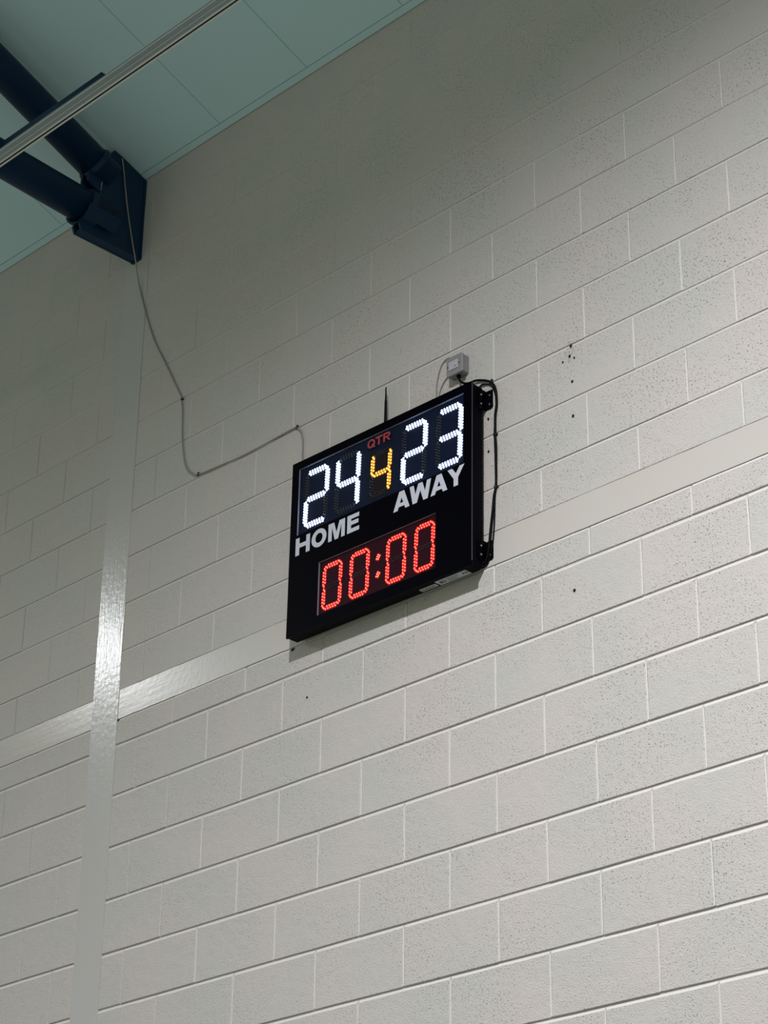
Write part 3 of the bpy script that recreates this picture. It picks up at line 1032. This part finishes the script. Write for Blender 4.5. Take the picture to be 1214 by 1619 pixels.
def cable(name, label, paths, r, mat, clips=(), group=None, cliphorizontal=False, clip_r=None):
    p0 = Vector(paths[0][0])
    t = thing(name, label, 'cable', p0, group)
    bm = bmesh.new()
    for path in paths:
        add_tube(bm, [q - p0 for q in smooth_path(path)], r, 8)
    finish(bm, 'sheath', mat, t)
    for (x, z_, ang) in clips:
        cr = clip_r or r
        bm = bmesh.new()
        ca, sa = math.cos(math.radians(ang)), math.sin(math.radians(ang))
        # saddle over the cable plus nail head
        n = 8
        prev = None
        for k in range(n + 1):
            a = math.pi * k / n
            ring = []
            for rr in (cr + 0.0006, cr + 0.0028):
                for s in (-0.0045, 0.0045):
                    ly = -0.0005 - rr * math.sin(a) - cr * 0.9
                    lx = rr * math.cos(a)
                    ring.append(bm.verts.new((x + lx * ca - s * sa - p0.x, ly - p0.y, z_ + lx * sa + s * ca - p0.z)))
            if prev:
                for (i, j) in ((0, 1), (1, 3), (3, 2), (2, 0)):
                    bm.faces.new((prev[i], prev[j], ring[j], ring[i]))
            prev = ring
        nx_, nz_ = x + (cr + 0.005) * ca, z_ + (cr + 0.005) * sa
        add_tube(bm, [(nx_ - p0.x, -0.001 - p0.y, nz_ - p0.z), (nx_ - p0.x, -0.009 - p0.y, nz_ - p0.z)], 0.0038, 8)
        finish(bm, 'clip', MCLIP, t)
    return t

YW = -0.0048
g = [(-1.318, -0.160, 7.990), (-1.316, -0.147, 7.925), (-1.314, -0.130, 7.822), (-1.312, -0.104, 7.690), (-1.311, -0.072, 7.563), (-1.312, -0.044, 7.468),
     (-1.312, -0.012, 7.345), (-1.247, YW, 7.148), (-1.173, YW, 6.981), (-1.083, YW, 6.827), (-1.011, YW, 6.700), (-0.962, YW, 6.614), (-0.955, YW, 6.590),
     (-0.945, YW, 6.528), (-0.936, YW, 6.398), (-0.914, YW, 6.280), (-0.888, YW, 6.220), (-0.850, YW, 6.183), (-0.812, YW, 6.164),
     (-0.660, YW, 6.154), (-0.496, YW, 6.146), (-0.261, YW, 6.155), (-0.199, YW, 6.156), (-0.184, YW, 6.150), (-0.160, YW, 6.118), (-0.149, YW, 6.066), (-0.147, YW, 5.983), (-0.120, YW - .001, 5.90), (-0.02, YW, 5.86)]
cable('signal_cable', 'thin grey cable looping from the blue truss down the wall to the scoreboard', [g], 0.0032, MCABG,
      clips=[(-0.955, 6.592, 0), (-0.812, 6.163, 80), (-0.188, 6.152, 60)])
th1 = [(0.700, -0.014, 6.082), (0.697, -0.012, 6.112), (0.668, YW, 6.124), (0.640, YW, 6.108), (0.622, YW, 6.069), (0.613, YW, 6.030), (0.611, YW, 5.977), (0.612, YW, 5.90)]
cable('thin_wire', 'thin grey wire arching from the top of the spur box behind the scoreboard', [th1], 0.0021, MCABG)
th2 = [(0.705, YW, 6.060), (0.676, YW, 6.045), (0.654, YW, 6.029), (0.638, YW, 6.009), (0.626, YW, 5.977), (0.622, YW, 5.90)]
cable('thin_wire', 'thin grey wire running diagonally from the lower left of the spur box', [th2], 0.0021, MCABG)
bk = [(0.7455, -0.020, 6.008), (0.750, -0.020, 5.990), (0.764, -0.018, 5.973), (0.792, -0.014, 5.962), (0.824, -0.010, 5.962), (0.857, -0.008, 5.951), (0.892, -0.008, 5.932), (0.912, -0.008, 5.912),
      (0.923, -0.008, 5.888), (0.927, -0.008, 5.853), (0.927, -0.008, 5.816), (0.919, -0.007, 5.771), (0.918, -0.007, 5.717), (0.918, -0.007, 5.687),
      (0.921, -0.007, 5.642), (0.920, -0.007, 5.570), (0.919, -0.007, 5.499), (0.917, -0.007, 5.470), (0.910, -0.009, 5.439), (0.904, -0.010, 5.385), (0.896, -0.010, 5.332),
      (0.886, -0.010, 5.262), (0.880, -0.010, 5.225), (0.862, -0.010, 5.180), (0.83, -0.010, 5.19)]
cable('power_cable', 'black power cable from the spur box down beside the right edge of the scoreboard', [bk], 0.0046, MRUB,
      clips=[(0.899, 5.926, 60), (0.915, 5.695, 0), (0.915, 5.476, 0)], clip_r=0.0046)
b2 = [(0.830, -0.005, 5.920), (0.850, -0.005, 5.935), (0.880, -0.005, 5.925), (0.905, -0.005, 5.905), (0.920, -0.005, 5.86), (0.921, -0.0045, 5.80), (0.912, -0.0045, 5.72), (0.914, -0.0045, 5.60), (0.914, -0.0045, 5.476),
      (0.910, -0.0045, 5.421), (0.906, -0.0045, 5.333), (0.900, -0.0045, 5.279), (0.893, -0.0045, 5.24), (0.87, -0.0045, 5.18), (0.84, -0.005, 5.17)]
cable('data_cable', 'thinner dark cable clipped alongside the black power cable', [b2], 0.0027, MRUB)
